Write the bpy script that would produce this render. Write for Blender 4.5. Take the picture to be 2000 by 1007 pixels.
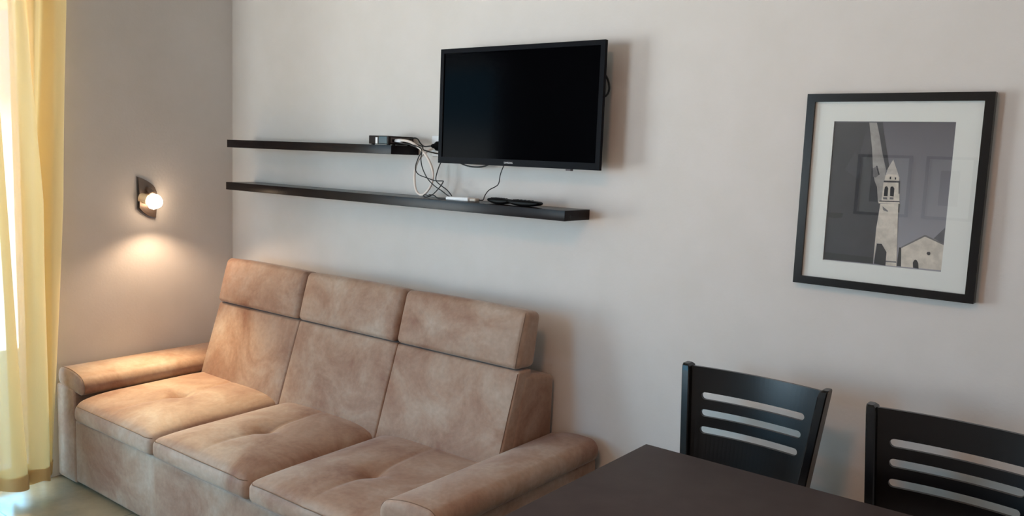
import bpy, bmesh, math, random
from mathutils import Vector, Matrix
D = bpy.data
SC = bpy.context.scene
COL = SC.collection
for o in list(D.objects):
    D.objects.remove(o, do_unlink=True)

# ---------------------------------------------------------------- camera, sky, lights, exposure
YAW, PITCH, ROLL, FPX = 0.65469, -0.12103, 0.03927, 1642.65
CAMP = Vector((3.7246, -2.5095, 1.4776))
fw = Vector((-math.sin(YAW)*math.cos(PITCH), math.cos(YAW)*math.cos(PITCH), math.sin(PITCH)))
rt = fw.cross(Vector((0, 0, 1))).normalized()
up = rt.cross(fw)
r2 = rt*math.cos(ROLL)+up*math.sin(ROLL)
u2 = -rt*math.sin(ROLL)+up*math.cos(ROLL)
cd = D.cameras.new('camera')
cam = D.objects.new('camera', cd)
COL.objects.link(cam)
cd.sensor_width = 36
cd.lens = FPX*36/2000
cd.clip_start = 0.02
M = Matrix((r2, u2, -fw)).transposed().to_4x4()
M.translation = CAMP
cam.matrix_world = M
SC.camera = cam

SC.view_settings.view_transform = 'Standard'
SC.view_settings.look = 'None'
SC.view_settings.gamma = 1
SC.view_settings.use_curve_mapping = False
SC.view_settings.exposure = EXPO = 0.0

wd = D.worlds.new('sky')
SC.world = wd
wd.use_nodes = True
bg = wd.node_tree.nodes['Background']
bg.inputs[0].default_value = (0.80, 0.92, 1.0, 1)
bg.inputs[1].default_value = 25.0
_nt = wd.node_tree
_tc = _nt.nodes.new('ShaderNodeTexCoord')
_sp = _nt.nodes.new('ShaderNodeSeparateXYZ')
_rp = _nt.nodes.new('ShaderNodeValToRGB')
_mr = _nt.nodes.new('ShaderNodeMapRange')
_mr.inputs['From Min'].default_value = -1
_rp.color_ramp.elements[0].position = 0.50
_rp.color_ramp.elements[0].color = (0.74, 0.81, 0.83, 1)      # bright ground below the horizon
_rp.color_ramp.elements[1].position = 0.52
_rp.color_ramp.elements[1].color = (0.11, 0.29, 0.43, 1)        # blue sky
_nt.links.new(_tc.outputs['Generated'], _sp.inputs[0])
_nt.links.new(_sp.outputs[2], _mr.inputs[0])
_nt.links.new(_mr.outputs[0], _rp.inputs[0])
_nt.links.new(_rp.outputs[0], bg.inputs[0])

def area(name, loc, size, sy, power, color, rot, portal=False, spread=180):
    l = D.lights.new(name, 'AREA')
    l.shape = 'RECTANGLE'
    l.size = size
    l.size_y = sy
    l.energy = power
    l.color = color
    l.spread = math.radians(spread)
    if portal:
        l.cycles.is_portal = True
    o = D.objects.new(name, l)
    COL.objects.link(o)
    o.location = loc
    o.rotation_euler = rot
    return o
# daylight portal in the balcony door opening (left wall) and the added ceiling lamp's warm fill
WY0, WY1, WZ1 = -0.935, -2.5, 2.2
area('daylight_portal', (-0.12, (WY0+WY1)/2, WZ1/2), WZ1, WY0-WY1, 1, (1, 1, 1), (0, -math.pi/2, 0), True)
W2X0, W2X1, W2Z0, W2Z1 = 0.1, 1.12, 0.8, 2.25
area('daylight_portal', ((W2X0+W2X1)/2, -4.34, (W2Z0+W2Z1)/2), W2X1-W2X0, W2Z1-W2Z0, 1, (1, 1, 1), (math.pi/2, 0, 0), True)
area('ceiling_fill_light', (2.9, -2.1, 2.50), 0.3, 0.3, 15, (1.0, 0.46, 0.22), (0, 0, 0))

# ---------------------------------------------------------------- helpers
def org(o):
    v = Vector((0, 0, 0))
    while o:
        v += o.location
        o = o.parent
    return v

def srgb(r, g, b):
    f = lambda c: ((c/255+0.055)/1.055)**2.4 if c > 10 else c/255/12.92
    return (f(r), f(g), f(b), 1)

def mat(name, col, rough=0.5, metal=0.0, spec=0.5, bump=0, bscale=200, sheen=0, var=None, vscale=3, coat=0, emis=None, estr=0, detail=3):
    m = D.materials.new(name)
    m.use_nodes = True
    nt = m.node_tree
    b = nt.nodes['Principled BSDF']
    b.inputs['Base Color'].default_value = col
    b.inputs['Roughness'].default_value = rough
    b.inputs['Metallic'].default_value = metal
    b.inputs['Specular IOR Level'].default_value = spec
    b.inputs['Sheen Weight'].default_value = sheen
    b.inputs['Coat Weight'].default_value = coat
    tc = nt.nodes.new('ShaderNodeTexCoord')
    if var:
        n = nt.nodes.new('ShaderNodeTexNoise')
        n.inputs['Scale'].default_value = vscale
        n.inputs['Detail'].default_value = detail
        n.inputs['Roughness'].default_value = 0.6
        nt.links.new(tc.outputs['Object'], n.inputs['Vector'])
        r = nt.nodes.new('ShaderNodeValToRGB')
        r.color_ramp.elements[0].position = 0.35
        r.color_ramp.elements[1].position = 0.65
        r.color_ramp.elements[0].color = col
        r.color_ramp.elements[1].color = var
        nt.links.new(n.outputs['Fac'], r.inputs['Fac'])
        nt.links.new(r.outputs['Color'], b.inputs['Base Color'])
    if bump:
        n = nt.nodes.new('ShaderNodeTexNoise')
        n.inputs['Scale'].default_value = bscale
        n.inputs['Detail'].default_value = 4
        nt.links.new(tc.outputs['Object'], n.inputs['Vector'])
        bp = nt.nodes.new('ShaderNodeBump')
        bp.inputs['Strength'].default_value = bump
        bp.inputs['Distance'].default_value = 0.002
        nt.links.new(n.outputs['Fac'], bp.inputs['Height'])
        nt.links.new(bp.outputs['Normal'], b.inputs['Normal'])
    if emis:
        b.inputs['Emission Color'].default_value = emis
        b.inputs['Emission Strength'].default_value = estr
    return m

def mesh_obj(name, verts, faces, m, parent=None, smooth=False, mi=None):
    off = org(parent) if parent else Vector((0, 0, 0))
    me = D.meshes.new(name)
    me.from_pydata([tuple(Vector(v)-off) for v in verts], [], faces)
    ms = m if isinstance(m, (list, tuple)) else [m]
    for x in ms:
        me.materials.append(x)
    if mi:
        for p, i in zip(me.polygons, mi):
            p.material_index = i
    bm = bmesh.new()
    bm.from_mesh(me)
    bmesh.ops.recalc_face_normals(bm, faces=bm.faces)
    bm.to_mesh(me)
    bm.free()
    if smooth:
        me.polygons.foreach_set('use_smooth', [True]*len(me.polygons))
    o = D.objects.new(name, me)
    COL.objects.link(o)
    o.parent = parent
    return o

def thing(name, label, cat, loc=(0, 0, 0), group=None):
    o = D.objects.new(name, None)
    o.empty_display_size = 0.1
    COL.objects.link(o)
    o.location = loc
    return tag(o, label, cat, group)

def tag(o, label, cat, group=None):
    o['label'] = label
    o['category'] = cat
    if group:
        o['group'] = group
    return o

def struct(o):
    o['kind'] = 'structure'
    return o

def box_vf(x0, x1, y0, y1, z0, z1):
    v = [(x, y, z) for x in (x0, x1) for y in (y0, y1) for z in (z0, z1)]
    f = [(0, 1, 3, 2), (4, 6, 7, 5), (0, 4, 5, 1), (2, 3, 7, 6), (0, 2, 6, 4), (1, 5, 7, 3)]
    return v, f

def boxes(name, bl, m, parent=None, bevel=0.0):
    V, F = [], []
    for b in bl:
        if bevel:
            v, f = rbox_vf(hexa(*b), bevel, 2, 1)
        else:
            v, f = box_vf(*b)
        n = len(V)
        V += v
        F += [tuple(i+n for i in q) for q in f]
    return mesh_obj(name, V, F, m, parent, smooth=bool(bevel) and False)

def hexa(x0, x1, y0, y1, z0, z1):
    return [Vector((x, y, z)) for x in (x0, x1) for y in (y0, y1) for z in (z0, z1)]

def trilin(c, u, v, w):
    a = c[0].lerp(c[1], w)
    b = c[2].lerp(c[3], w)
    d = c[4].lerp(c[5], w)
    e = c[6].lerp(c[7], w)
    return a.lerp(b, v).lerp(d.lerp(e, v), u)

def rbox_vf(c, r, k=4, n=8, deform=None, ns=None):
    """rounded box: 8 corners (x,y,z order), radius r; k rings per edge, n cells per side"""
    L = [((c[4]-c[0]).length+(c[7]-c[3]).length)/2, ((c[2]-c[0]).length+(c[7]-c[5]).length)/2, ((c[1]-c[0]).length+(c[7]-c[6]).length)/2]
    ns = ns or (n, n, n)
    ra = r if isinstance(r, (tuple, list)) else (r, r, r)
    S = []
    for a in range(3):
        rr = min(ra[a], L[a]/2.001)
        e = [rr*(1-math.tan(math.radians(45)*(1-i/k))) for i in range(k)]
        mid = [rr+(L[a]-2*rr)*i/ns[a] for i in range(ns[a]+1)]
        S.append(e+mid+[L[a]-x for x in reversed(e)])
    N = [len(s)-1 for s in S]
    idx, V, F = {}, [], []
    def vert(i, j, l):
        key = (i, j, l)
        if key in idx:
            return idx[key]
        p = [S[0][i], S[1][j], S[2][l]]
        rr = [min(ra[a], L[a]/2.001) for a in range(3)]
        q = [min(max(p[a], rr[a]), L[a]-rr[a]) for a in range(3)]
        d = Vector([(p[a]-q[a])/rr[a] for a in range(3)])
        if d.length > 1e-9:
            d.normalize()
            p = [q[a]+d[a]*rr[a] for a in range(3)]
        u, v, w = (p[a]/L[a] for a in range(3))
        P = trilin(c, u, v, w)
        if deform:
            P = deform(u, v, w, P)
        idx[key] = len(V)
        V.append(P)
        return idx[key]
    for a in range(3):
        b, d = [x for x in range(3) if x != a]
        for side in (0, N[a]):
            for i in range(N[b]):
                for j in range(N[d]):
                    q = []
                    for (ii, jj) in ((i, j), (i+1, j), (i+1, j+1), (i, j+1)):
                        t = [0, 0, 0]
                        t[a] = side
                        t[b] = ii
                        t[d] = jj
                        q.append(vert(*t))
                    F.append(tuple(q))
    return V, F

def rbox(name, c, r, m, parent=None, k=4, n=8, deform=None, ns=None):
    V, F = rbox_vf(c, r, k, n, deform, ns)
    return mesh_obj(name, V, F, m, parent, smooth=True)

def catmull(pts, sub=6):
    P = [Vector(p) for p in pts]
    P = [P[0]*2-P[1]]+P+[P[-1]*2-P[-2]]
    out = []
    for i in range(1, len(P)-2):
        for s in range(sub):
            t = s/sub
            a, b, c, d = P[i-1:i+3]
            out.append(0.5*((2*b)+(c-a)*t+(2*a-5*b+4*c-d)*t*t+(3*b-a-3*c+d)*t**3))
    out.append(P[-2])
    return out

def tube_vf(pts, r, seg=8, sub=6, smooth=True):
    P = catmull(pts, sub) if smooth else [Vector(p) for p in pts]
    V, F = [], []
    nrm = None
    for i, p in enumerate(P):
        t = (P[min(i+1, len(P)-1)]-P[max(i-1, 0)]).normalized()
        if nrm is None:
            nrm = t.orthogonal().normalized()
        nrm = (nrm-t*nrm.dot(t)).normalized()
        bn = t.cross(nrm)
        rr = r(i/(len(P)-1)) if callable(r) else r
        for s in range(seg):
            a = 2*math.pi*s/seg
            V.append(p+(nrm*math.cos(a)+bn*math.sin(a))*rr)
    for i in range(len(P)-1):
        for s in range(seg):
            F.append((i*seg+s, i*seg+(s+1) % seg, (i+1)*seg+(s+1) % seg, (i+1)*seg+s))
    F.append(tuple(range(seg)))
    F.append(tuple((len(P)-1)*seg+s for s in range(seg)))
    return V, F

def tube(name, pts, r, m, parent=None, seg=8, sub=6, smooth=True):
    V, F = tube_vf(pts, r, seg, sub, smooth)
    return mesh_obj(name, V, F, m, parent, smooth=True)

def lathe_vf(prof, c, axis, seg=24):
    """prof: list of (dist along axis, radius)"""
    ax = Vector(axis).normalized()
    a = ax.orthogonal().normalized()
    b = ax.cross(a)
    V, F = [], []
    c = Vector(c)
    for (h, r) in prof:
        for s in range(seg):
            t = 2*math.pi*s/seg
            V.append(c+ax*h+(a*math.cos(t)+b*math.sin(t))*r)
    for i in range(len(prof)-1):
        for s in range(seg):
            F.append((i*seg+s, i*seg+(s+1) % seg, (i+1)*seg+(s+1) % seg, (i+1)*seg+s))
    F.append(tuple(range(seg)))
    F.append(tuple((len(prof)-1)*seg+s for s in range(seg)))
    return V, F

# ---------------------------------------------------------------- materials
M_wall = mat('wall_paint', srgb(213, 208, 205), 0.9, bump=0.25, bscale=90, var=srgb(210, 205, 201), vscale=6)
M_ceil = mat('ceiling_paint', srgb(225, 222, 216), 0.95)
M_white = mat('white_frame', srgb(225, 226, 226), 0.4)
M_black = mat('black_lacquer', srgb(12, 10, 11), 0.22, spec=0.35, var=srgb(17, 14, 14), vscale=8)
M_shelf = mat('espresso_laminate', srgb(24, 19, 21), 0.26, spec=0.12, var=srgb(30, 23, 23), vscale=12)
M_table = mat('table_laminate', srgb(58, 48, 48), 0.55, spec=0.22, bump=0.1, bscale=400, var=srgb(64, 55, 54), vscale=14, detail=8)
M_tvcase = mat('television_plastic', srgb(15, 15, 20), 0.4, spec=0.04)
M_screen = mat('television_glass', srgb(3, 3, 5), 0.10, spec=0.008)
M_silver = mat('silver_print', srgb(205, 205, 208), 0.4)
M_blackplastic = mat('black_plastic', srgb(12, 12, 13), 0.4, spec=0.08)
M_whiteplastic = mat('white_plastic', srgb(225, 225, 228), 0.35)
M_cableblack = mat('black_rubber', srgb(16, 15, 17), 0.5)
M_cablewhite = mat('white_rubber', srgb(226, 214, 206), 0.5)
M_steel = mat('brushed_bronze', srgb(128, 112, 102), 0.38, metal=0.7)
M_rim = mat('grey_metal_rim', srgb(150, 145, 145), 0.35, metal=0.8)
M_seam = mat('stitch_thread', srgb(120, 92, 74), 0.8)

def fabric():
    m = D.materials.new('tan_suede')
    m.use_nodes = True
    nt = m.node_tree
    b = nt.nodes['Principled BSDF']
    tc = nt.nodes.new('ShaderNodeTexCoord')
    n = nt.nodes.new('ShaderNodeTexNoise')
    n.inputs['Scale'].default_value = 4.2
    n.inputs['Detail'].default_value = 6
    n.inputs['Roughness'].default_value = 0.62
    n.inputs['Distortion'].default_value = 0.6
    nt.links.new(tc.outputs['Object'], n.inputs['Vector'])
    r = nt.nodes.new('ShaderNodeValToRGB')
    e = r.color_ramp.elements
    e[0].position = 0.30
    e[0].color = srgb(128, 88, 68)
    e[1].position = 0.70
    e[1].color = srgb(170, 150, 135)
    x = e.new(0.5)
    x.color = srgb(155, 125, 106)
    nt.links.new(n.outputs['Fac'], r.inputs['Fac'])
    n2 = nt.nodes.new('ShaderNodeTexNoise')
    n2.inputs['Scale'].default_value = 60
    n2.inputs['Detail'].default_value = 5
    nt.links.new(tc.outputs['Object'], n2.inputs['Vector'])
    mx = nt.nodes.new('ShaderNodeMix')
    mx.data_type = 'RGBA'
    mx.blend_type = 'OVERLAY'
    mx.inputs['Factor'].default_value = 0.22
    nt.links.new(r.outputs['Color'], mx.inputs[6])
    nt.links.new(n2.outputs['Fac'], mx.inputs[7])
    nt.links.new(mx.outputs[2], b.inputs['Base Color'])
    b.inputs['Roughness'].default_value = 0.62
    b.inputs['Specular IOR Level'].default_value = 0.35
    b.inputs['Sheen Weight'].default_value = 0.25
    b.inputs['Sheen Roughness'].default_value = 0.4
    bp = nt.nodes.new('ShaderNodeBump')
    bp.inputs['Strength'].default_value = 0.25
    bp.inputs['Distance'].default_value = 0.001
    n3 = nt.nodes.new('ShaderNodeTexNoise')
    n3.inputs['Scale'].default_value = 350
    nt.links.new(tc.outputs['Object'], n3.inputs['Vector'])
    nt.links.new(n3.outputs['Fac'], bp.inputs['Height'])
    nt.links.new(bp.outputs['Normal'], b.inputs['Normal'])
    return m
M_fab = fabric()

def curtain_mat():
    m = D.materials.new('yellow_curtain_cloth')
    m.use_nodes = True
    nt = m.node_tree
    b = nt.nodes['Principled BSDF']
    out = nt.nodes['Material Output']
    b.inputs['Base Color'].default_value = srgb(222, 194, 140)
    b.inputs['Roughness'].default_value = 0.85
    b.inputs['Sheen Weight'].default_value = 0.2
    t = nt.nodes.new('ShaderNodeBsdfTranslucent')
    t.inputs[0].default_value = srgb(246, 220, 158)
    mx = nt.nodes.new('ShaderNodeMixShader')
    mx.inputs[0].default_value = 0.13
    nt.links.new(b.outputs[0], mx.inputs[1])
    nt.links.new(t.outputs[0], mx.inputs[2])
    tr = nt.nodes.new('ShaderNodeBsdfTransparent')
    mx2 = nt.nodes.new('ShaderNodeMixShader')
    mx2.inputs[0].default_value = 0.05
    nt.links.new(mx.outputs[0], mx2.inputs[1])
    nt.links.new(tr.outputs[0], mx2.inputs[2])
    nt.links.new(mx2.outputs[0], out.inputs[0])
    tc = nt.nodes.new('ShaderNodeTexCoord')
    mp = nt.nodes.new('ShaderNodeMapping')
    mp.inputs['Scale'].default_value = (1, 1, 0.25)
    n = nt.nodes.new('ShaderNodeTexNoise')
    n.inputs['Scale'].default_value = 260
    nt.links.new(tc.outputs['Object'], mp.inputs[0])
    nt.links.new(mp.outputs[0], n.inputs['Vector'])
    bp = nt.nodes.new('ShaderNodeBump')
    bp.inputs['Strength'].default_value = 0.3
    bp.inputs['Distance'].default_value = 0.001
    nt.links.new(n.outputs['Fac'], bp.inputs['Height'])
    nt.links.new(bp.outputs['Normal'], b.inputs['Normal'])
    return m
M_curt = curtain_mat()

def glass_mat(name, tint=(1, 1, 1, 1), rough=0.0, refl=1.0):
    m = D.materials.new(name)
    m.use_nodes = True
    nt = m.node_tree
    nt.nodes.remove(nt.nodes['Principled BSDF'])
    out = nt.nodes['Material Output']
    g = nt.nodes.new('ShaderNodeBsdfGlossy')
    g.inputs['Roughness'].default_value = rough
    t = nt.nodes.new('ShaderNodeBsdfTransparent')
    t.inputs[0].default_value = tint
    fr = nt.nodes.new('ShaderNodeFresnel')
    fr.inputs[0].default_value = 1.5
    mx = nt.nodes.new('ShaderNodeMixShader')
    ge = nt.nodes.new('ShaderNodeNewGeometry')
    ma = nt.nodes.new('ShaderNodeMath')
    ma.operation = 'SUBTRACT'
    ml = nt.nodes.new('ShaderNodeMath')
    ml.operation = 'MULTIPLY'
    ml.use_clamp = True
    ml.inputs[1].default_value = refl
    ma.inputs[0].default_value = 1
    mb = nt.nodes.new('ShaderNodeMath')
    mb.operation = 'MULTIPLY'
    nt.links.new(ge.outputs['Backfacing'], ma.inputs[1])
    nt.links.new(ma.outputs[0], mb.inputs[0])
    nt.links.new(fr.outputs[0], ml.inputs[0])
    nt.links.new(ml.outputs[0], mb.inputs[1])
    nt.links.new(mb.outputs[0], mx.inputs[0])
    nt.links.new(t.outputs[0], mx.inputs[1])
    nt.links.new(g.outputs[0], mx.inputs[2])
    nt.links.new(mx.outputs[0], out.inputs[0])
    return m
M_glass = glass_mat('clear_glass')
M_picglass = glass_mat('picture_glass', refl=1.8)

def floor_mat():
    m = mat('stone_tile', srgb(160, 142, 116), 0.22, spec=0.4, var=srgb(136, 122, 100), vscale=5, detail=8)
    nt = m.node_tree
    b = nt.nodes['Principled BSDF']
    src = b.inputs['Base Color'].links[0].from_socket
    tc = [n for n in nt.nodes if n.type == 'TEX_COORD'][0]
    br = nt.nodes.new('ShaderNodeTexBrick')
    br.offset = 0
    br.inputs['Scale'].default_value = 1.0
    br.inputs['Brick Width'].default_value = 0.6
    br.inputs['Row Height'].default_value = 0.6
    br.inputs['Mortar Size'].default_value = 0.003
    br.inputs['Mortar'].default_value = srgb(110, 104, 96)
    nt.links.new(tc.outputs['Object'], br.inputs['Vector'])
    nt.links.new(src, br.inputs['Color1'])
    nt.links.new(src, br.inputs['Color2'])
    nt.links.new(br.outputs['Color'], b.inputs['Base Color'])
    return m
M_floor = floor_mat()

# ---------------------------------------------------------------- room shell
RX, RY, RZ = 5.2, -4.22, 2.6
struct(boxes('floor', [(-0.2, RX+0.2, RY-0.2, 0.2, -0.1, 0)], M_floor))
struct(boxes('ceiling', [(-0.2, RX+0.2, RY-0.2, 0.2, RZ, RZ+0.1)], M_ceil))
struct(boxes('wall_back', [(-0.2, RX+0.2, 0, 0.2, 0, RZ)], M_wall))
struct(boxes('wall_right', [(RX, RX+0.2, RY, 0, 0, RZ)], M_wall))
struct(boxes('wall_front', [(W2X1, RX+0.2, RY-0.2, RY, 0, RZ), (-0.2, W2X0, RY-0.2, RY, 0, RZ), (W2X0, W2X1, RY-0.2, RY, W2Z1, RZ), (W2X0, W2X1, RY-0.2, RY, 0, W2Z0)], M_wall))
struct(boxes('wall_left', [(-0.2, 0, WY0, 0, 0, RZ), (-0.2, 0, RY, WY1, 0, RZ), (-0.2, 0, WY1, WY0, WZ1, RZ)], M_wall))
# balcony door: frame, two leaves of glass
w1 = struct(boxes('window_1', [(-0.14, -0.07, WY0-0.035, WY0, 0, WZ1), (-0.14, -0.07, WY1, WY1+0.05, 0, WZ1),
                               (-0.14, -0.07, WY1+0.05, WY0-0.035, WZ1-0.05, WZ1), (-0.14, -0.07, WY1+0.05, WY0-0.035, 0, 0.06),
                               (-0.14, -0.07, (WY0+WY1)/2-0.04, (WY0+WY1)/2+0.04, 0.06, WZ1-0.05)], M_white))
mid = (WY0+WY1)/2
for a, b in ((WY1+0.05, mid-0.04), (mid+0.04, WY0-0.035)):
    boxes('window_pane', [(-0.11, -0.104, a, b, 0.06, WZ1-0.05)], M_glass, w1)
w2 = struct(boxes('window_2', [(W2X0, W2X0+0.05, RY-0.12, RY-0.06, W2Z0, W2Z1), (W2X1-0.05, W2X1, RY-0.12, RY-0.06, W2Z0, W2Z1),
                               (W2X0+0.05, W2X1-0.05, RY-0.12, RY-0.06, W2Z1-0.05, W2Z1), (W2X0+0.05, W2X1-0.05, RY-0.12, RY-0.06, W2Z0, W2Z0+0.05)], M_white))
boxes('window_pane', [(W2X0+0.05, W2X1-0.05, RY-0.095, RY-0.089, W2Z0+0.05, W2Z1-0.05)], M_glass, w2)
struct(boxes('floor_balcony', [(-2.6, -0.2, RY-1.4, 0.2, -0.12, -0.02), (-0.2, 2.2, RY-1.4, RY-0.2, -0.12, -0.02)], M_floor))

struct(boxes('ceiling_sky_block', [(-2.6, -0.2, RY, 0.2, 2.32, 2.45)], M_wall))  # unseen slab, added to block part of the sky from the balcony door

# unseen ceiling lamp, added as warm fill for the room
cl = thing('ceiling_fill_lamp', 'added unseen ceiling lamp for warm fill, flat round white glass, above the middle of the room', 'lamp', (2.9, -2.1, RZ))
V, F = lathe_vf([(0, 0.16), (0.02, 0.165), (0.03, 0.16)], (2.9, -2.1, RZ-0.03), (0, 0, 1), 32)
mesh_obj('base', V, F, M_white, cl)
V, F = lathe_vf([(0, 0.02), (0.008, 0.09), (0.02, 0.13), (0.04, 0.15)], (2.9, -2.1, RZ-0.07), (0, 0, 1), 32)
mesh_obj('lamp_shade', V, F, mat('fill_lamp_opal', srgb(240, 235, 225), 0.4, emis=(1, .86, .7, 1), estr=1.5), cl, smooth=True)

# ---------------------------------------------------------------- sofa
SX = [0.24, 0.835, 1.432, 2.03]
sofa = thing('sofa', 'tan suede three-seat sofa with raised headrests against the back wall', 'sofa', (1.135, -0.45, 0))
# base box and arm bases
boxes('base', [(0.175, 2.085, -0.885, -0.05, 0.02, 0.295)], M_fab, sofa, bevel=0.012)
for i, (a, b) in enumerate(((0.01, 0.172), (2.088, 2.235))):
    boxes('arm_base', [(a, b, -0.885, -0.03, 0.01, 0.425)], M_fab, sofa, bevel=0.012)
def arm_pad(x0, x1, inner):
    """inner: +1 when the seat is on the +x side; the pad dips a little towards the seat"""
    lo = 0.404
    c = hexa(x0, x1, -0.887, -0.035, 0.42, 0.497)
    for k in range(8):
        if (c[k].x > (x0+x1)/2) == (inner > 0):
            c[k].z -= 0.022 if c[k].z > 0.45 else 0.016
    def df(u, v, w, P):
        P = P.copy()
        P.z += 0.014*math.sin(math.pi*u)*w
        return P
    r = (0.034, 0.016, 0.034)
    V, F = rbox_vf(c, r, 5, 8, df, (8, 14, 2))
    o = mesh_obj('armrest', V, F, M_fab, sofa, smooth=True)
    # stitched seam round the front end
    Lx, Lz = x1-x0, 0.078
    pts = []
    for i in range(41):
        a = 2*math.pi*i/40
        ca, sa = math.cos(a), math.sin(a)
        k = 1/max(abs(ca), abs(sa))
        X, Z = ca*k*Lx/2, sa*k*Lz/2
        qx = min(max(X, -Lx/2+r[0]), Lx/2-r[0])
        qz = min(max(Z, -Lz/2+r[2]), Lz/2-r[2])
        d = Vector((X-qx, Z-qz))
        if abs(d.x) > 1e-9 and abs(d.y) > 1e-9:
            d = d.normalized()*r[0]
            X, Z = qx+d.x, qz+d.y
        u, w = X/Lx+0.5, Z/Lz+0.5
        P = df(u, 0, w, trilin(c, u, 0, w))
        pts.append((P.x, -0.873, P.z))
    tube('seam', pts, 0.0014, M_seam, o, seg=5, sub=2)
    return o
arm_pad(0.02, 0.245, 1)
arm_pad(2.025, 2.25, -1)

def seat_def(x0, x1, btn, oi=None):
    def df(u, v, w, P):
        uo = u
        if (oi == 0 and u < 0.5) or (oi == 2 and u > 0.5):
            u = 0.5
        P = P.copy()
        t = max(0.0, min(1, (w-0.35)/0.65))
        e = (1-(2*u-1)**4)*(1-(2*v-1)**6)
        P.z += t*0.027*e
        # valley towards the neighbours
        P.z -= t*0.014*((2*u-1)**8)
        bx, by = btn
        dx, dy = P.x-bx, P.y-by
        rr = dx*dx+dy*dy
        P.z -= t*0.020*math.exp(-rr/0.0022)
        fade = math.exp(-(dy/0.16)**2)
        P.z -= t*0.007*math.exp(-(dx/0.011)**2)*(0.25+fade)
        P.z -= t*0.006*math.exp(-(dx/0.05)**2)*fade
        P.z -= t*0.003*math.exp(-(dy/0.012)**2)*math.exp(-(dx/0.12)**2)
        if v < 0.35:
            P.y -= 0.010*math.sin(math.pi*min(1, max(0, w)))*(1-(2*u-1)**4)*(1-v/0.35)
        return P
    return df
BTN = [(0.50, -0.585), (1.125, -0.61), (1.735, -0.63)]
for i in range(3):
    x0, x1 = SX[i]+0.001, SX[i+1]-0.001
    c = [Vector(p) for p in ((x0, -0.915, 0.302), (x0, -0.915, 0.388), (x0, -0.25, 0.302), (x0, -0.25, 0.398),
                             (x1, -0.915, 0.302), (x1, -0.915, 0.388), (x1, -0.25, 0.302), (x1, -0.25, 0.398))]
    f = seat_def(x0, x1, BTN[i], i)
    V, F = rbox_vf(c, 0.028, 4, 8, f, (56, 60, 3))
    o = mesh_obj('seat_cushion', V, F, M_fab, sofa, smooth=True)
    # seams along the front top edge and the side edges
    L = (x1-x0)
    pts = []
    for q in range(25):
        u = 0.02+0.96*q/24
        P = f(u, 0.0, 0.86, trilin(c, u, 0.0, 0.86))
        if q in (0, 24):
            P.y += 0.012
        pts.append(P+Vector((0, -0.0005 if 0 < q < 24 else 0.004, 0.004)))
    tube('seam', pts, 0.0015, M_seam, o, seg=5, sub=2)

# backrest: one wedge body, three panels in front, three headrests
ZB = 0.737
def back_face(t):      # front face y at height fraction
    return -0.345+t*(0.115)
boxes_c = [Vector(p) for p in ((0.245, -0.31, 0.30), (0.245, -0.20, 0.725), (0.245, -0.02, 0.30), (0.245, -0.02, 0.69),
                               (2.032, -0.31, 0.30), (2.032, -0.20, 0.725), (2.032, -0.02, 0.30), (2.032, -0.02, 0.69))]
rbox('back_frame', boxes_c, 0.02, M_fab, sofa, k=3, ns=(12, 4, 6))
for i in range(3):
    x0, x1 = SX[i], SX[i+1]
    xe = 0.004
    a0, a1 = x0+(0.0005), x1-0.0005
    c = [Vector(p) for p in ((a0, -0.365, 0.32), (a0, -0.232, ZB), (a0, -0.24, 0.32), (a0, -0.16, ZB-0.003),
                             (a1, -0.365, 0.32), (a1, -0.232, ZB), (a1, -0.24, 0.32), (a1, -0.16, ZB-0.003))]
    def df(u, v, w, P):
        P = P.copy()
        if v < 0.5:
            P.y -= 0.010*math.sin(math.pi*min(1, max(0, w)))*(1-(2*u-1)**6)
        return P
    o = rbox('back_cushion', c, 0.009 if i < 3 else 0.02, M_fab, sofa, k=3, ns=(14, 2, 14), deform=df)
    if i == 2:
        pts = [df(0.99, 0.0, w, trilin(c, 0.99, 0.0, w))+Vector((0, -0.001, 0)) for w in [0.1+0.88*q/12 for q in range(13)]]
        tube('seam', pts, 0.0015, M_seam, o, seg=5, sub=2)
    c = [Vector(p) for p in ((a0+.002, -0.25, 0.742), (a0+.002, -0.195, 0.945), (a0+.002, -0.14, 0.738), (a0+.002, -0.11, 0.930),
                             (a1-.002, -0.25, 0.742), (a1-.002, -0.195, 0.945), (a1-.002, -0.14, 0.738), (a1-.002, -0.11, 0.930))]
    def dh(u, v, w, P):
        P = P.copy()
        if v < 0.5:
            P.y -= 0.014*math.sin(math.pi*min(1, max(0, w)))*(1-(2*u-1)**6)
        if w > 0.5:
            P.z += 0.006*(1-(2*u-1)**4)*(2*w-1)
        return P
    o = rbox('headrest', c, 0.022, M_fab, sofa, k=5, ns=(14, 4, 10), deform=dh)
    for uu in ((0.985,) if i == 2 else ()):
        pts = [dh(uu, 0.02, w, trilin(c, uu, 0.02, w))+Vector((0.001, -0.001, 0)) for w in [0.04+0.92*q/12 for q in range(13)]]
        tube('seam', pts, 0.0014, M_seam, o, seg=5, sub=2)
for (x, y) in ((0.08, -0.82), (2.17, -0.82), (0.08, -0.1), (2.17, -0.1)):
    V, F = lathe_vf([(0, 0.02), (0.012, 0.02)], (x, y, 0), (0, 0, 1), 16)
    mesh_obj('foot', V, F, M_blackplastic, sofa)

# ---------------------------------------------------------------- shelves
SD, ST = 0.156, 0.036
def shelf(name, x0, x1, z, label):
    t = tag(rbox(name, hexa(x0, x1, -SD, 0.0, z-ST, z), 0.0012, M_shelf, None, k=2, ns=(4, 2, 1)), label, 'shelf')
    return t
shelf('wall_shelf', 0.187, 1.296, 1.5, 'short dark brown floating shelf, the upper of two, left of the television')
shelf('wall_shelf', 0.178, 2.135, 1.3, 'long dark brown floating shelf, the lower of two, running under the television')

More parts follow.
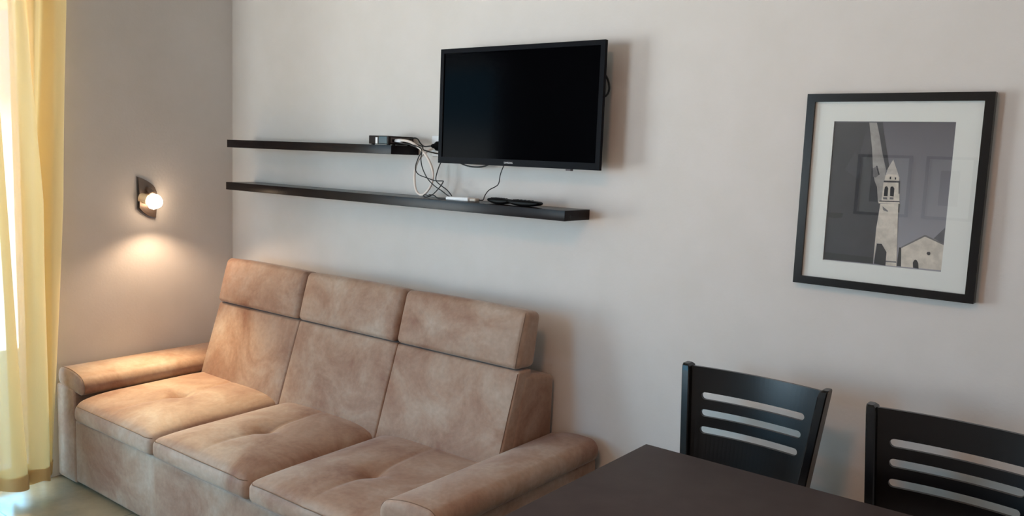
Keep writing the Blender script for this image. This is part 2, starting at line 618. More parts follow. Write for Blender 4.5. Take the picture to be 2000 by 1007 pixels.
# ---------------------------------------------------------------- television
TX0, TX1, TZ0, TZ1 = 1.497, 2.227, 1.439, 1.867
tv = thing('television', 'black flat screen television mounted on the wall above the long shelf', 'television', ((TX0+TX1)/2, -0.07, TZ0))
TY = -0.098
rbox('case', hexa(TX0+0.03, TX1-0.055, TY+0.010, TY+0.050, TZ0+0.012, TZ1-0.02), 0.004, M_tvcase, tv, k=2, ns=(2, 1, 2))
bz = 0.017
fr = []
fr += [(TX0, TX1, TY-0.003, TY+0.012, TZ1-bz, TZ1), (TX0, TX1, TY-0.003, TY+0.012, TZ0, TZ0+0.024),
       (TX0, TX0+bz, TY-0.003, TY+0.012, TZ0+0.024, TZ1-bz), (TX1-bz, TX1, TY-0.003, TY+0.012, TZ0+0.024, TZ1-bz)]
boxes('bezel', fr, M_tvcase, tv)
boxes('screen', [(TX0+bz, TX1-bz, TY+0.001, TY+0.005, TZ0+0.024, TZ1-bz)], M_screen, tv)
boxes('sensor_housing', [(2.088, 2.108, TY+0.004, TY+0.02, TZ0-0.006, TZ0)], mat('dark_red_plastic', srgb(60, 18, 24), 0.3), tv)
boxes('wall_bracket', [(1.76, 1.96, -0.056, 0, 1.55, 1.75)], M_blackplastic, tv)

def text(name, s, size, loc, m, parent, depth=0.0006):
    cu = D.curves.new(name, 'FONT')
    cu.body = s
    cu.size = size
    cu.extrude = depth
    cu.align_x = 'CENTER'
    cu.align_y = 'CENTER'
    o = D.objects.new(name, cu)
    COL.objects.link(o)
    bpy.context.view_layer.update()
    me = D.meshes.new_from_object(o.evaluated_get(bpy.context.evaluated_depsgraph_get()))
    D.objects.remove(o, do_unlink=True)
    vs = [Vector((v.co.x+loc[0], loc[1]-v.co.z, v.co.y+loc[2])) for v in me.vertices]
    fs = [tuple(p.vertices) for p in me.polygons]
    D.meshes.remove(me)
    return mesh_obj(name, vs, fs, m, parent)
text('logo', 'SAMSUNG', 0.0088, (1.842, TY-0.0034, TZ0+0.0115), M_silver, tv)

# ---------------------------------------------------------------- set-top box, cables, small things
stb = thing('receiver_box', 'small dark receiver box with cables, lying on the right end of the upper shelf', 'receiver', (1.22, -0.08, 1.5))
rbox('case', hexa(1.163, 1.276, -0.153, -0.012, 1.503, 1.536), 0.002, mat('dark_brown_plastic', srgb(38, 30, 28), 0.4, spec=0.12), stb, k=2, ns=(1, 1, 1))
for x in (1.175, 1.264):
    for y in (-0.14, -0.025):
        boxes('foot', [(x-0.005, x+0.005, y-0.005, y+0.005, 1.5, 1.5035)], M_blackplastic, stb)
boxes('painted_reflection', [(1.222, 1.268, -0.1542, -0.1525, 1.505, 1.533)], mat('blue_grey_reflection', srgb(60, 90, 104), 0.15, spec=0.4), stb)  # blue reflection on the case front, painted as a thin coloured panel
boxes('label_sticker', [(1.203, 1.2145, -0.154, -0.1525, 1.5045, 1.529)], M_whiteplastic, stb)
boxes('port_panel', [(1.2755, 1.2772, -0.14, -0.02, 1.508, 1.530)], mat('grey_port_panel', srgb(92, 80, 76), 0.4), stb)
for y in (-0.125, -0.10, -0.075, -0.05):
    boxes('port', [(1.277, 1.281, y-0.007, y+0.007, 1.513, 1.523)], M_blackplastic, stb)

outlet = thing('wall_outlet', 'white wall outlet left of the television, partly behind it', 'outlet', (1.43, 0, 1.50))
rbox('plate', hexa(1.375, 1.53, -0.010, 0.0, 1.462, 1.545), 0.004, M_whiteplastic, outlet, k=3, ns=(2, 1, 2))
V, F = lathe_vf([(0, 0.022), (0.003, 0.0225), (0.003, 0.018)], (1.425, -0.013, 1.503), (0, 1, 0), 24)
mesh_obj('socket', V, F, M_whiteplastic, outlet)

def cable(label, pts, r, m, ends=(), name='cable', cat='cable'):
    """ends: list of (point index, plug name, length, radius, material)"""
    V, F = tube_vf(pts, r, 8, 6)
    if not ends:
        return tag(mesh_obj(name, V, F, m, None, smooth=True), label, cat)
    t = thing(name, label, cat, pts[0])
    mesh_obj('cord', V, F, m, t, smooth=True)
    for (idx, nm, prof, ax, em) in ends:
        V, F = lathe_vf(prof, pts[idx], ax, 14)
        mesh_obj(nm, V, F, em, t, smooth=True)
    return t

cable('thick white cable looping down from the receiver box and back up to the outlet',
      [(1.284, -0.12, 1.517), (1.327, -0.122, 1.52), (1.369, -0.115, 1.512), (1.407, -0.10, 1.485), (1.437, -0.09, 1.449), (1.452, -0.08, 1.403),
       (1.45, -0.08, 1.363), (1.432, -0.085, 1.328), (1.404, -0.09, 1.308), (1.374, -0.09, 1.324), (1.358, -0.085, 1.368),
       (1.356, -0.08, 1.409), (1.365, -0.07, 1.45), (1.384, -0.05, 1.478), (1.402, -0.03, 1.493), (1.46, -0.025, 1.50), (1.52, -0.03, 1.50)],
      0.0050, M_cablewhite, [(0, 'plug', [(-0.002, 0.005), (0.0, 0.0075), (0.03, 0.0085), (0.036, 0.005)], (1, 0, 0.03), M_whiteplastic)])
cable('black mains lead running from the receiver box to the outlet left of the television',
      [(1.279, -0.05, 1.519), (1.31, -0.05, 1.531), (1.335, -0.05, 1.529), (1.352, -0.05, 1.512), (1.372, -0.048, 1.500), (1.40, -0.045, 1.502), (1.421, -0.045, 1.503)],
      0.0028, M_cableblack, [(6, 'plug', [(-0.012, 0.004), (-0.004, 0.009), (0.0, 0.0085), (0.008, 0.018), (0.03, 0.021), (0.032, 0.017)], (0.55, 0.85, 0.0), M_blackplastic)])
cable('black cable crossing from the receiver box to the lower left corner of the television',
      [(1.279, -0.075, 1.518), (1.31, -0.095, 1.514), (1.361, -0.10, 1.500), (1.394, -0.09, 1.489), (1.43, -0.075, 1.479), (1.47, -0.045, 1.470), (1.53, -0.03, 1.46)],
      0.0028, M_cableblack)
cable('thin black wire hanging beside the white loop, sharply kinked, down to the lower shelf',
      [(1.279, -0.10, 1.518), (1.33, -0.11, 1.520), (1.385, -0.10, 1.505), (1.405, -0.09, 1.493), (1.379, -0.09, 1.45), (1.366, -0.09, 1.413), (1.383, -0.09, 1.39), (1.428, -0.09, 1.378), (1.475, -0.09, 1.369),
       (1.512, -0.09, 1.3695), (1.517, -0.09, 1.366), (1.498, -0.09, 1.343), (1.468, -0.092, 1.316), (1.448, -0.10, 1.3045), (1.431, -0.10, 1.303), (1.425, -0.10, 1.309), (1.44, -0.105, 1.312), (1.458, -0.105, 1.308)],
      0.0021, M_cableblack)
cable('thin black wire running diagonally from the upper shelf end to the white adapter',
      [(1.279, -0.125, 1.512), (1.33, -0.13, 1.508), (1.395, -0.12, 1.500), (1.412, -0.105, 1.487), (1.405, -0.1, 1.451), (1.415, -0.1, 1.415), (1.443, -0.1, 1.376), (1.48, -0.1, 1.35), (1.518, -0.1, 1.333), (1.552, -0.1, 1.316), (1.566, -0.1, 1.311)],
      0.0021, M_cableblack)
cable('thin black wire dropping from the television corner and curving to the white adapter',
      [(1.50, -0.04, 1.455), (1.462, -0.04, 1.445), (1.448, -0.05, 1.403), (1.452, -0.06, 1.369), (1.49, -0.07, 1.350), (1.527, -0.08, 1.337), (1.553, -0.085, 1.321), (1.566, -0.09, 1.311)],
      0.0021, M_cableblack)
cable('short black wire lying on the lower shelf left of the white adapter',
      [(1.458, -0.105, 1.313), (1.487, -0.108, 1.313), (1.51, -0.11, 1.3035), (1.54, -0.11, 1.3028), (1.567, -0.108, 1.307)],
      0.0023, M_cableblack)
cable('black cable sagging below the left half of the television',
      [(1.50, -0.035, 1.475), (1.53, -0.05, 1.456), (1.57, -0.05, 1.44), (1.609, -0.05, 1.431), (1.648, -0.05, 1.429), (1.686, -0.05, 1.433), (1.722, -0.05, 1.447), (1.75, -0.035, 1.47)],
      0.0030, M_cableblack)
cable('thin black wire hanging from under the television logo to the white adapter',
      [(1.80, -0.035, 1.48), (1.787, -0.04, 1.461), (1.774, -0.04, 1.44), (1.763, -0.045, 1.407), (1.762, -0.05, 1.378), (1.751, -0.05, 1.363), (1.731, -0.07, 1.346), (1.724, -0.085, 1.325), (1.72, -0.09, 1.309), (1.702, -0.095, 1.308)],
      0.0019, M_cableblack)
cable('black cable bulging out behind the right edge of the television',
      [(2.14, -0.03, 1.775), (2.178, -0.03, 1.768), (2.191, -0.022, 1.751), (2.200, -0.02, 1.726), (2.198, -0.02, 1.703), (2.187, -0.03, 1.686), (2.15, -0.03, 1.68)],
      0.0034, M_cableblack)

ad = thing('power_adapter', 'small flat white adapter lying on the lower shelf under the television', 'adapter', (1.63, -0.10, 1.3))
rbox('body', [Vector(p) for p in ((1.563, -0.125, 1.3), (1.563, -0.125, 1.313), (1.563, -0.085, 1.3), (1.563, -0.085, 1.313),
              (1.672, -0.120, 1.3), (1.672, -0.120, 1.316), (1.672, -0.08, 1.3), (1.672, -0.08, 1.316))], 0.004, M_whiteplastic, ad, k=3, ns=(2, 1, 1))
rbox('end_cap', hexa(1.672, 1.704, -0.115, -0.085, 1.301, 1.314), 0.005, mat('beige_plastic', srgb(190, 178, 168), 0.4), ad, k=3, ns=(1, 1, 1))

def remote(c, L, Wd, ang, label):
    t = thing('remote_control', label, 'remote control', (c[0], c[1], 1.3), 'remotes on the lower shelf')
    R3 = Matrix.Rotation(ang, 3, 'Z')
    o3 = Vector((c[0], c[1], 1.3))
    def df(u, v, w, P):
        a = 2*u-1
        P = P.copy()
        P.y *= (1-0.25*abs(a)**3)
        P.z = P.z*(1-0.12*a*a)+0.010*a*a*(1-w)
        return o3+R3 @ P
    V, F = rbox_vf(hexa(-L/2, L/2, -Wd/2, Wd/2, 0, 0.022), 0.010, 5, 8, df, (10, 4, 1))
    mesh_obj('body', V, F, M_blackplastic, t, smooth=True)
    bl = []
    for i in range(5):
        for j in range(3):
            x = -L*0.30+i*L*0.12
            y = -Wd*0.24+j*Wd*0.24
            vv, ff = box_vf(x-0.003, x+0.003, y-0.0025, y+0.0025, 0.0195, 0.0228)
            n = len(bl)
            mesh_obj('button', [o3+R3 @ Vector(p) for p in vv], ff, mat_btn, t)
mat_btn = mat('dark_grey_button', srgb(30, 30, 32), 0.6, spec=0.1)
remote((1.815, -0.105), 0.115, 0.045, math.radians(-8), 'black remote control on the lower shelf, nearer the white adapter')
remote((1.935, -0.115), 0.145, 0.045, math.radians(-3), 'black remote control on the lower shelf, nearer the shelf right end')

# ---------------------------------------------------------------- wall lamp
lamp = thing('wall_lamp', 'small bronze wall lamp with glowing white glass shade on the left wall', 'lamp', (0, -0.46, 1.22))
# curved shield-like plate: polygon outline in (y,z) with thickness and outward bow
def plate(name, pts, x0, bow, th, m):
    ya, yb = pts[0][0][0], pts[0][-1][0]
    zs = [p[1] for q in pts for p in q]
    zc = (min(zs)+max(zs))/2
    hz = (max(zs)-min(zs))/2
    N = 10
    # rows along y between upper and lower outline
    def zat(y, chain):
        for (a, b) in zip(chain[:-1], chain[1:]):
            if a[0]-1e-9 <= y <= b[0]+1e-9:
                return a[1]+(b[1]-a[1])*(y-a[0])/max(1e-9, b[0]-a[0])
        return chain[-1][1]
    topc, botc = pts
    V, F = [], []
    for side in (0, 1):
        for i in range(N+1):
            y = ya+(yb-ya)*i/N
            zt, zb = zat(y, topc), zat(y, botc)
            for j in range(N+1):
                z = zb+(zt-zb)*j/N
                x = x0+bow*(1-((z-zc)/hz)**2) if side == 0 else x0-0.0+bow*(1-((z-zc)/hz)**2)-th
                V.append((x, y, z))
    W = N+1
    for i in range(N):
        for j in range(N):
            F.append((i*W+j, i*W+j+1, (i+1)*W+j+1, (i+1)*W+j))
            q = W*W
            F.append((q+i*W+j, q+(i+1)*W+j, q+(i+1)*W+j+1, q+i*W+j+1))
    for i in range(N):
        q = W*W
        for j in (0, N):
            F.append((i*W+j, (i+1)*W+j, q+(i+1)*W+j, q+i*W+j))
            F.append((j*W+i, j*W+i+1, q+j*W+i+1, q+j*W+i))
    return mesh_obj(name, V, F, m, lamp, smooth=False)
top = [(-0.499, 1.316), (-0.478, 1.309), (-0.455, 1.298), (-0.431, 1.281), (-0.422, 1.268), (-0.416, 1.25)]
bot = [(-0.503, 1.168), (-0.487, 1.150), (-0.465, 1.134), (-0.445, 1.125), (-0.418, 1.119)]
top = [(-0.505+(p[0]+0.499)*1.07, p[1]) for p in top]
bot = [(-0.505+(p[0]+0.503)*1.0471, p[1]) for p in bot]
plate('wall_rim', (top, bot), 0.006, 0.002, 0.006, M_rim)
top2 = [(p[0]*0.93-0.0315, p[1]-0.004) for p in top]
bot2 = [(p[0]*0.93-0.0315, p[1]+0.006) for p in bot]
plate('back_plate', (top2, bot2), 0.012, 0.012, 0.006, M_steel)
AX = Vector((0.058, 0.042, -0.020)).normalized()
S0 = Vector((0.014, -0.490, 1.221))
V, F = lathe_vf([(-0.004, 0.021), (0.034, 0.024), (0.036, 0.018)], S0, AX, 20)
mesh_obj('socket', V, F, mat('warm_brass', srgb(240, 216, 180), 0.4, metal=0.1), lamp, smooth=False)
# hood over the bulb neck
V, F = tube_vf([(0.018, -0.462, 1.262), (0.035, -0.460, 1.254), (0.052, -0.457, 1.238)], lambda t: 0.010+0.006*t, 10, 4)
mesh_obj('hood', V, F, M_steel, lamp, smooth=True)
M_bulb = mat('glowing_opal_glass', srgb(255, 245, 235), 0.3, emis=(1.0, 0.74, 0.50, 1), estr=15)
V, F = lathe_vf([(0, 0.016), (0.008, 0.026), (0.020, 0.036), (0.042, 0.036), (0.062, 0.018), (0.066, 0.006), (0.067, 0.001)], S0+AX*0.034, AX, 7)
mesh_obj('lamp_shade', V, F, M_bulb, lamp, smooth=False)
sl = D.lights.new('wall_lamp_light', 'SPOT')
sl.energy = 9.5
sl.color = (1.0, 0.70, 0.46)
sl.spot_size = math.radians(142)
sl.spot_blend = 0.5
sl.shadow_soft_size = 0.012
so = D.objects.new('wall_lamp_light', sl)
COL.objects.link(so)
so.location = (0.128, -0.457, 1.172)
so.rotation_euler = (0, -math.radians(22), 0)
so.parent = lamp
# the focused part of the same lamp's beam, thrown down on the nearest seat
s3 = D.lights.new('wall_lamp_beam', 'SPOT')
s3.energy = 60
s3.color = (1.0, 0.80, 0.46)
s3.spot_size = math.radians(76)
s3.spot_blend = 0.9
s3.shadow_soft_size = 0.015
so3 = D.objects.new('wall_lamp_beam', s3)
COL.objects.link(so3)
so3.location = so.location
so3.rotation_euler = (Vector((0.46, -0.62, 0.41))-Vector(so.location)).to_track_quat('-Z', 'Y').to_euler()
so3.parent = lamp
so3.matrix_parent_inverse = Matrix.Translation(-Vector(lamp.location))
so.matrix_parent_inverse = Matrix.Translation(-Vector(lamp.location))

# ---------------------------------------------------------------- curtain
cur = thing('curtain', 'yellow translucent curtain gathered in folds left of the sofa', 'curtain', (0.1, -1.15, 0))
# plan keyframes of one fold line, (x, y), the same number of points at each height
KT = [(0.030, -0.842), (0.075, -0.834), (0.118, -0.862), (0.137, -0.900), (0.085, -0.935), (0.120, -0.962), (0.145, -0.985), (0.10, -1.000), (0.13, -1.020), (0.160, -1.045), (0.150, -1.075), (0.080, -1.095), (0.045, -1.120), (0.12, -1.128), (0.17, -1.150), (0.16, -1.20), (0.06, -1.235), (0.06, -1.26), (0.16, -1.29), (0.15, -1.34), (0.06, -1.36), (0.07, -1.40)]
KM = [(0.030, -0.872), (0.070, -0.864), (0.120, -0.888), (0.134, -0.932), (0.075, -0.962), (0.055, -0.970), (0.060, -0.975), (0.100, -0.970), (0.150, -0.975), (0.160, -1.005), (0.145, -1.045), (0.070, -1.070), (0.040, -1.100), (0.10, -1.118), (0.165, -1.120), (0.165, -1.18), (0.06, -1.215), (0.06, -1.24), (0.16, -1.27), (0.15, -1.32), (0.06, -1.35), (0.07, -1.39)]
KB = [(0.045, -0.948), (0.062, -0.944), (0.088, -0.948), (0.105, -0.958), (0.080, -0.962), (0.052, -0.972), (0.060, -0.978), (0.110, -0.968), (0.155, -0.985), (0.165, -1.02), (0.140, -1.060), (0.080, -1.075), (0.060, -1.088), (0.13, -1.070), (0.185, -1.080), (0.19, -1.15), (0.07, -1.20), (0.06, -1.23), (0.17, -1.26), (0.16, -1.32), (0.07, -1.35), (0.08, -1.39)]
def plan(z):
    t = z/2.45
    if t > 0.5:
        a = min(1, (t-0.5)/0.32)
        K = [(m[0]+(k[0]-m[0])*a, m[1]+(k[1]-m[1])*a) for m, k in zip(KM, KT)]
    else:
        a = t/0.5
        K = [(b[0]+(m[0]-b[0])*a, b[1]+(m[1]-b[1])*a) for b, m in zip(KB, KM)]
    return catmull([(k[0], k[1], 0) for k in K], 6)
def sheet(name, z0, z1, nz, off, parent, th=0.0):
    V, F = [], []
    for j in range(nz+1):
        z = z0+(z1-z0)*j/nz
        P = plan(z)
        n = len(P)
        for i, p in enumerate(P):
            w = 0.004*math.sin(z*5+i*0.4)
            d = (P[min(i+1, n-1)]-P[max(i-1, 0)]).normalized()
            V.append((p.x+w+d.y*-off, p.y+d.x*off, z+0.006*math.sin(i*0.5)*(1-j/nz)))
    for j in range(nz):
        for i in range(n-1):
            F.append((j*n+i, j*n+i+1, (j+1)*n+i+1, (j+1)*n+i))
    return mesh_obj(name, V, F, M_curt, parent, smooth=True)
sheet('cloth', 0.055, 2.45, 60, 0.0, cur)
sheet('hem', 0.054, 0.112, 3, 0.0022, cur)
sheet('hem', 0.054, 0.112, 3, -0.0022, cur)
V, F = tube_vf([(0.10, -0.80, 2.47), (0.10, -2.75, 2.47)], 0.012, 12, 1, False)
mesh_obj('rod', V, F, M_white, cur, smooth=True)

# ---------------------------------------------------------------- framed picture
pic = thing('picture_frame', 'black framed photograph of a pale church tower behind glass on the back wall', 'picture', (3.118, 0, 1.135))
PX0, PX1, PZ0, PZ1, FW = 2.878, 3.358, 1.137, 1.688, 0.0225
boxes('frame', [(PX0, PX1, -0.03, 0, PZ1-FW, PZ1), (PX0, PX1, -0.03, 0, PZ0, PZ0+FW),
                (PX0, PX0+FW, -0.03, 0, PZ0+FW, PZ1-FW), (PX1-FW, PX1, -0.03, 0, PZ0+FW, PZ1-FW)], M_black, pic)
M_mat = mat('mat_board', srgb(222, 225, 222), 0.8)
AX0, AX1, AZ0, AZ1 = 2.957, 3.2715, 1.2115, 1.611
boxes('mat_board', [(PX0+FW, AX0, -0.020, -0.014, PZ0+FW, PZ1-FW), (AX1, PX1-FW, -0.020, -0.014, PZ0+FW, PZ1-FW),
                    (AX0, AX1, -0.020, -0.014, PZ0+FW, AZ0), (AX0, AX1, -0.020, -0.014, AZ1, PZ1-FW)], M_mat, pic)
ART_COLS = {'dark': (50, 50, 56), 'dark2': (60, 60, 66), 'black': (26, 26, 30), 'pale': (158, 155, 152), 'grey': (112, 110, 112), 'stone': (214, 206, 194), 'stone2': (196, 190, 184), 'roof': (92, 92, 98)}
ART=[
 ('dark',[(2.955,1.608),(3.052,1.608),(3.066,1.543),(3.081,1.491),(3.093,1.447),(3.1,1.384),(3.098,1.337),(3.096,1.214),(2.958,1.213)]),
 ('dark2',[(3.021,1.527),(3.041,1.489),(3.033,1.451),(2.996,1.474)]),
 ('dark2',[(3.055,1.595),(3.062,1.534),(3.047,1.489),(3.034,1.52),(3.042,1.569)]),
 ('black',[(2.958,1.35),(3.002,1.351),(3.001,1.339),(2.984,1.334),(2.959,1.337)]),
 ('black',[(2.959,1.234),(3.095,1.232),(3.096,1.215),(2.958,1.213)]),
 ('pale',[(3.052,1.608),(3.072,1.608),(3.082,1.574),(3.091,1.535),(3.098,1.509),(3.107,1.479),(3.106,1.439),(3.108,1.387),(3.094,1.388),(3.088,1.43),(3.08,1.447),(3.073,1.477),(3.066,1.534)]),
 ('grey',[(3.073,1.482),(3.084,1.489),(3.091,1.465),(3.082,1.456),(3.075,1.458)]),
 ('dark',[(3.08,1.489),(3.084,1.489),(3.092,1.465),(3.089,1.463)]),
 ('dark',[(3.073,1.608),(3.087,1.609),(3.101,1.548),(3.117,1.481),(3.108,1.479),(3.095,1.522),(3.087,1.556)]),
 ('stone2',[(3.124,1.508),(3.14,1.469),(3.144,1.459),(3.107,1.46),(3.112,1.483)]),
 ('stone',[(3.107,1.463),(3.114,1.467),(3.136,1.467),(3.144,1.459),(3.144,1.449),(3.106,1.448)]),
 ('black',[(3.119,1.46),(3.123,1.461),(3.123,1.453),(3.119,1.453)]),
 ('dark',[(3.132,1.459),(3.136,1.459),(3.136,1.453),(3.133,1.453)]),
 ('dark',[(3.105,1.449),(3.147,1.45),(3.147,1.445),(3.104,1.444)]),
 ('stone',[(3.104,1.444),(3.145,1.445),(3.15,1.395),(3.103,1.393)]),
 ('black',[(3.108,1.425),(3.109,1.432),(3.114,1.434),(3.118,1.428),(3.118,1.406),(3.108,1.406)]),
 ('black',[(3.123,1.427),(3.124,1.433),(3.13,1.434),(3.134,1.428),(3.134,1.406),(3.124,1.407)]),
 ('grey',[(3.106,1.403),(3.117,1.403),(3.118,1.397),(3.107,1.397)]),
 ('grey',[(3.124,1.404),(3.134,1.404),(3.134,1.398),(3.124,1.398)]),
 ('dark',[(3.098,1.393),(3.15,1.395),(3.15,1.392),(3.097,1.39)]),
 ('stone',[(3.096,1.39),(3.15,1.392),(3.151,1.387),(3.096,1.385)]),
 ('dark',[(3.143,1.445),(3.147,1.445),(3.148,1.415),(3.146,1.414)]),
 ('dark',[(3.148,1.387),(3.151,1.387),(3.152,1.363),(3.149,1.364)]),
 ('stone',[(3.101,1.384),(3.148,1.387),(3.149,1.363),(3.158,1.214),(3.13,1.214),(3.128,1.251),(3.113,1.273),(3.101,1.273),(3.096,1.215),(3.096,1.315)]),
 ('grey',[(3.107,1.378),(3.123,1.366),(3.122,1.363),(3.11,1.367)]),
 ('black',[(3.102,1.272),(3.114,1.273),(3.129,1.251),(3.129,1.213),(3.098,1.215)]),
 ('grey',[(3.129,1.227),(3.156,1.228),(3.157,1.224),(3.129,1.223)]),
 ('black',[(3.16,1.267),(3.167,1.268),(3.17,1.215),(3.159,1.215)]),
 ('roof',[(3.245,1.3),(3.271,1.332),(3.272,1.287)]),
 ('stone',[(3.166,1.267),(3.223,1.303),(3.272,1.285),(3.272,1.216),(3.17,1.215)]),
 ('grey',[(3.166,1.27),(3.223,1.308),(3.272,1.288),(3.272,1.284),(3.223,1.303),(3.167,1.266)]),
 ('black',[(3.201,1.215),(3.199,1.229),(3.202,1.236),(3.205,1.238),(3.209,1.236),(3.213,1.229),(3.215,1.214)]),
 ('dark',[(3.231,1.258),(3.233,1.262),(3.238,1.263),(3.241,1.26),(3.24,1.254),(3.235,1.253)]),
]
# [(2.955, -0.012, 1.609), (3.268, -0.012, 1.613), (2.958, -0.012, 1.208), (3.275, -0.012, 1.215)]

msky = mat('print_sky', srgb(96, 94, 102), 0.6)
nt = msky.node_tree
tc = nt.nodes['Texture Coordinate'] if 'Texture Coordinate' in nt.nodes else nt.nodes.new('ShaderNodeTexCoord')
sx = nt.nodes.new('ShaderNodeSeparateXYZ')
rp = nt.nodes.new('ShaderNodeValToRGB')
rp.color_ramp.elements[0].color = srgb(150, 150, 158)
rp.color_ramp.elements[1].color = srgb(84, 82, 90)
nt.links.new(tc.outputs['Generated'], sx.inputs[0])
nt.links.new(sx.outputs[2], rp.inputs['Fac'])
nt.links.new(rp.outputs['Color'], nt.nodes['Principled BSDF'].inputs['Base Color'])
mats = [msky]+[mat('print_'+k, srgb(*v), 0.6, var=srgb(*[int(c*0.88) for c in v]), vscale=40) for k, v in ART_COLS.items()]
keys = ['sky']+list(ART_COLS)
V = [(AX0-.001, -0.0165, AZ0-.001), (AX1+.001, -0.0165, AZ0-.001), (AX1+.001, -0.0165, AZ1+.001), (AX0-.001, -0.0165, AZ1+.001)]
F = [(0, 1, 2, 3)]
MI = [0]
for n_, (k, pts) in enumerate(ART):
    b = len(V)
    y = -0.0166-0.00004*(n_+1)
    V += [(min(max(p[0], AX0), AX1), y, min(max(p[1], AZ0), AZ1)) for p in pts]
    F.append(tuple(range(b, b+len(pts))))
    MI.append(keys.index(k))
mesh_obj('print', V, F, mats, pic, mi=MI)
boxes('glass', [(PX0+FW, PX1-FW, -0.0240, -0.0222, PZ0+FW, PZ1-FW)], M_picglass, pic)

# two framed pictures on the opposite wall, seen mirrored in the glass
for i, (a, b) in enumerate(((1.87, 2.25), (2.345, 2.67))):
    t = thing('picture_frame', ['framed picture on the opposite wall, left one mirrored in the tower picture glass', 'framed picture on the opposite wall, right one mirrored in the tower picture glass'][i], 'picture', ((a+b)/2, RY, 1.14), 'pictures on the opposite wall')
    y0, y1 = RY, RY+0.025
    boxes('frame', [(a, b, y0, y1, 1.57, 1.59), (a, b, y0, y1, 1.14, 1.16), (a, a+.02, y0, y1, 1.16, 1.57), (b-.02, b, y0, y1, 1.16, 1.57)], M_black, t)
    boxes('mat_board', [(a+.02, b-.02, y0+0.002, y0+0.008, 1.16, 1.57)], M_mat, t)
    boxes('print', [(a+.10, b-.10, y0+0.008, y0+0.010, 1.24, 1.49)], mats[keys.index('grey')], t)

# ---------------------------------------------------------------- dining table
TBX, TBY, TBZ = 2.69, -0.535, 0.72
tb = thing('dining_table', 'dark grey-brown rectangular dining table in front of the two chairs', 'table', (TBX+0.6, TBY-0.375, 0))
rbox('tabletop', hexa(TBX, TBX+1.2, TBY-0.75, TBY, TBZ-0.028, TBZ), 0.0015, M_table, tb, k=2, ns=(2, 2, 1))
for x in (TBX+0.03, TBX+1.11):
    for y in (TBY-0.72, TBY-0.09):
        boxes('leg', [(x, x+0.06, y, y+0.06, 0, TBZ-0.028)], M_black, tb, bevel=0.003)
boxes('apron', [(TBX+0.05, TBX+1.15, TBY-0.07, TBY-0.05, TBZ-0.11, TBZ-0.028), (TBX+0.05, TBX+1.15, TBY-0.70, TBY-0.68, TBZ-0.11, TBZ-0.028),
                (TBX+0.05, TBX+0.07, TBY-0.68, TBY-0.07, TBZ-0.11, TBZ-0.028), (TBX+1.13, TBX+1.15, TBY-0.68, TBY-0.07, TBZ-0.11, TBZ-0.028)], M_black, tb)

# ---------------------------------------------------------------- dining chairs
CHX, CHY = 2.848, -0.215          # middle of the backrest at its top
def hw(z):                         # half outer width of the back at height z
    return 0.190+(z-0.598)*(0.2185-0.190)/0.28 if z > 0.45 else 0.175+(0.45-z)*0.0
def yb(z):                         # y of the post front face (leans back towards the top)
    return CHY-0.045*max(0, (0.877-z)/0.28)*0.8 if z > 0.45 else CHY-0.036*1.525+(0.45-z)*0.10
chair = thing('dining_chair', 'black wooden dining chair with three-slot back, nearer the sofa', 'chair', (CHX, -0.40, 0), 'dining chairs behind the table')
for s in (-1, 1):
    V, F = [], []
    zs = [0.0, 0.15, 0.30, 0.42, 0.45, 0.50, 0.60, 0.70, 0.80, 0.86, 0.874, 0.879]
    for z in zs:
        w = 0.024 if z < 0.87 else (0.022 if z < 0.877 else 0.016)
        d = 0.050 if z < 0.87 else (0.046 if z < 0.877 else 0.034)
        xo = CHX+s*(hw(z)-0.003)
        xi = xo-s*w
        y0 = yb(z)-0.014+(0.050-d)/2
        ch = 0.003
        ring = [(xi, y0+ch), (xi+s*ch, y0), (xo-s*ch, y0), (xo, y0+ch), (xo, y0+d-ch), (xo-s*ch, y0+d), (xi+s*ch, y0+d), (xi, y0+d-ch)]
        V += [(p[0], p[1], z) for p in ring]
    for j in range(len(zs)-1):
        for i in range(8):
            F.append((j*8+i, j*8+(i+1) % 8, (j+1)*8+(i+1) % 8, (j+1)*8+i))
    F.append(tuple(range(8)))
    F.append(tuple(range((len(zs)-1)*8, len(zs)*8)))
    mesh_obj('back_post', V, F, M_black, chair)
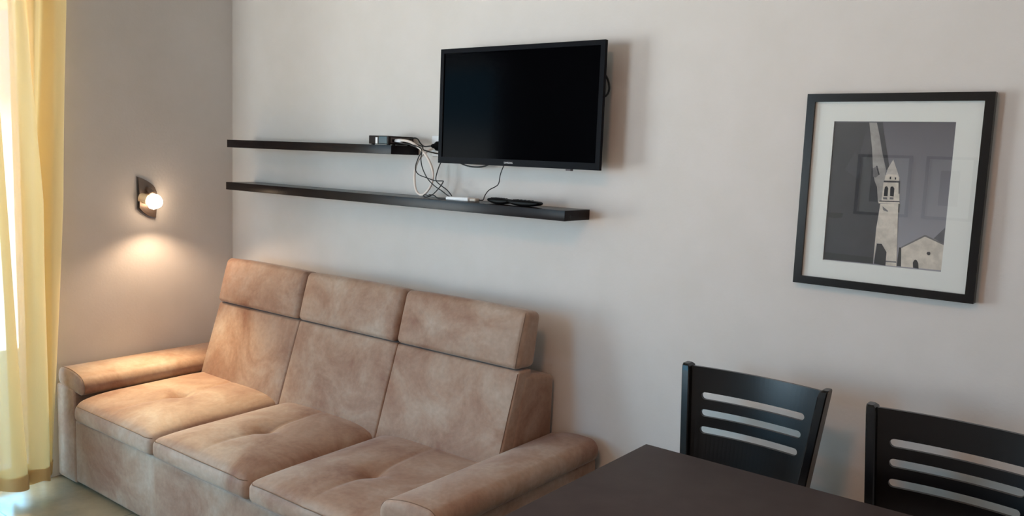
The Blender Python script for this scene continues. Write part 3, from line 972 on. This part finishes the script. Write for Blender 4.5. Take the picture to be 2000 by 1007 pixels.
# slotted back panel, bowed towards the wall
def backpanel():
    slots = [0.789, 0.739, 0.689]
    r = 0.0105
    zb_, zt = 0.50, 0.872
    us = set([-1+2*i/30 for i in range(31)])
    xs = sorted(us)
    cols = []
    # parametric x per row: x = u*(hw(z)-0.020); slot half length 0.80 of that
    ue = 0.787
    ur = 0.058
    ext = [s*(ue-ur*(1-math.cos(math.pi/2*i/6))) for s in (-1, 1) for i in range(7)]
    xs = sorted([x for x in xs if abs(abs(x)-ue) > 0.062]+ext+[-0.99, 0.99])
    def h(u):
        a = abs(u)
        if a >= ue-1e-9:
            return 0
        if a <= ue-ur:
            return r
        return r*math.sqrt(max(0, 1-((a-(ue-ur))/ur)**2))
    bm = bmesh.new()
    grid = []
    for u in xs:
        rows = [zb_, 0.60]
        for z in reversed(slots):
            rows += [z-h(u), z+h(u)]
        rows += [zt]
        grid.append([bm.verts.new((u, 0, z)) for z in rows])
    for i in range(len(xs)-1):
        for j in range(len(grid[i])-1):
            is_slot = j in (2, 4, 6)
            if is_slot:
                continue
            bm.faces.new((grid[i][j], grid[i+1][j], grid[i+1][j+1], grid[i][j+1]))
    bmesh.ops.remove_doubles(bm, verts=bm.verts, dist=1e-6)
    bmesh.ops.recalc_face_normals(bm, faces=bm.faces)
    g = bmesh.ops.extrude_face_region(bm, geom=list(bm.faces))
    newv = [x for x in g['geom'] if isinstance(x, bmesh.types.BMVert)]
    for v in newv:
        v.co.y = 0.011
    V, F = [], []
    bm.verts.index_update()
    for v in bm.verts:
        u, z = v.co.x, v.co.z
        x = CHX+u*(hw(z)-0.014)
        y = yb(z)+0.006+v.co.y+0.024*(1-u*u)
        V.append((x, y, z))
    F = [tuple(w.index for w in f.verts) for f in bm.faces]
    bm.free()
    return V, F
V, F = backpanel()
mesh_obj('backrest', V, F, M_black, chair)
def sd(u, v, w, P):
    P = P.copy()
    P.z += 0.012*(1-(2*u-1)**2)*(1-(2*v-1)**2)*w
    return P
c = [Vector(p) for p in ((CHX-0.205, -0.67, 0.44), (CHX-0.205, -0.67, 0.47), (CHX-0.170, -0.262, 0.44), (CHX-0.170, -0.262, 0.47),
                         (CHX+0.205, -0.67, 0.44), (CHX+0.205, -0.67, 0.47), (CHX+0.170, -0.262, 0.44), (CHX+0.170, -0.262, 0.47))]
rbox('seat', c, 0.012, M_black, chair, k=3, ns=(8, 8, 1), deform=sd)
boxes('seat_frame', [(CHX-0.17, CHX+0.17, -0.655, -0.635, 0.38, 0.44), (CHX-0.165, CHX-0.148, -0.635, -0.27, 0.38, 0.44), (CHX+0.148, CHX+0.165, -0.635, -0.27, 0.38, 0.44), (CHX-0.148, CHX+0.148, -0.285, -0.27, 0.38, 0.44)], M_black, chair)
for s in (-1, 1):
    x = CHX+s*0.18
    boxes('leg', [(x-0.017, x+0.017, -0.66, -0.626, 0, 0.44)], M_black, chair, bevel=0.003)
def dup(root, dx, dy, label):
    r = root.copy()
    COL.objects.link(r)
    r.location = root.location+Vector((dx, dy, 0))
    r['label'] = label
    for ch in list(root.children):
        q = ch.copy()
        COL.objects.link(q)
        q.parent = r
    return r
dup(chair, 0.543, -0.05, 'black wooden dining chair with three-slot back, cut off by the right edge, under the picture')
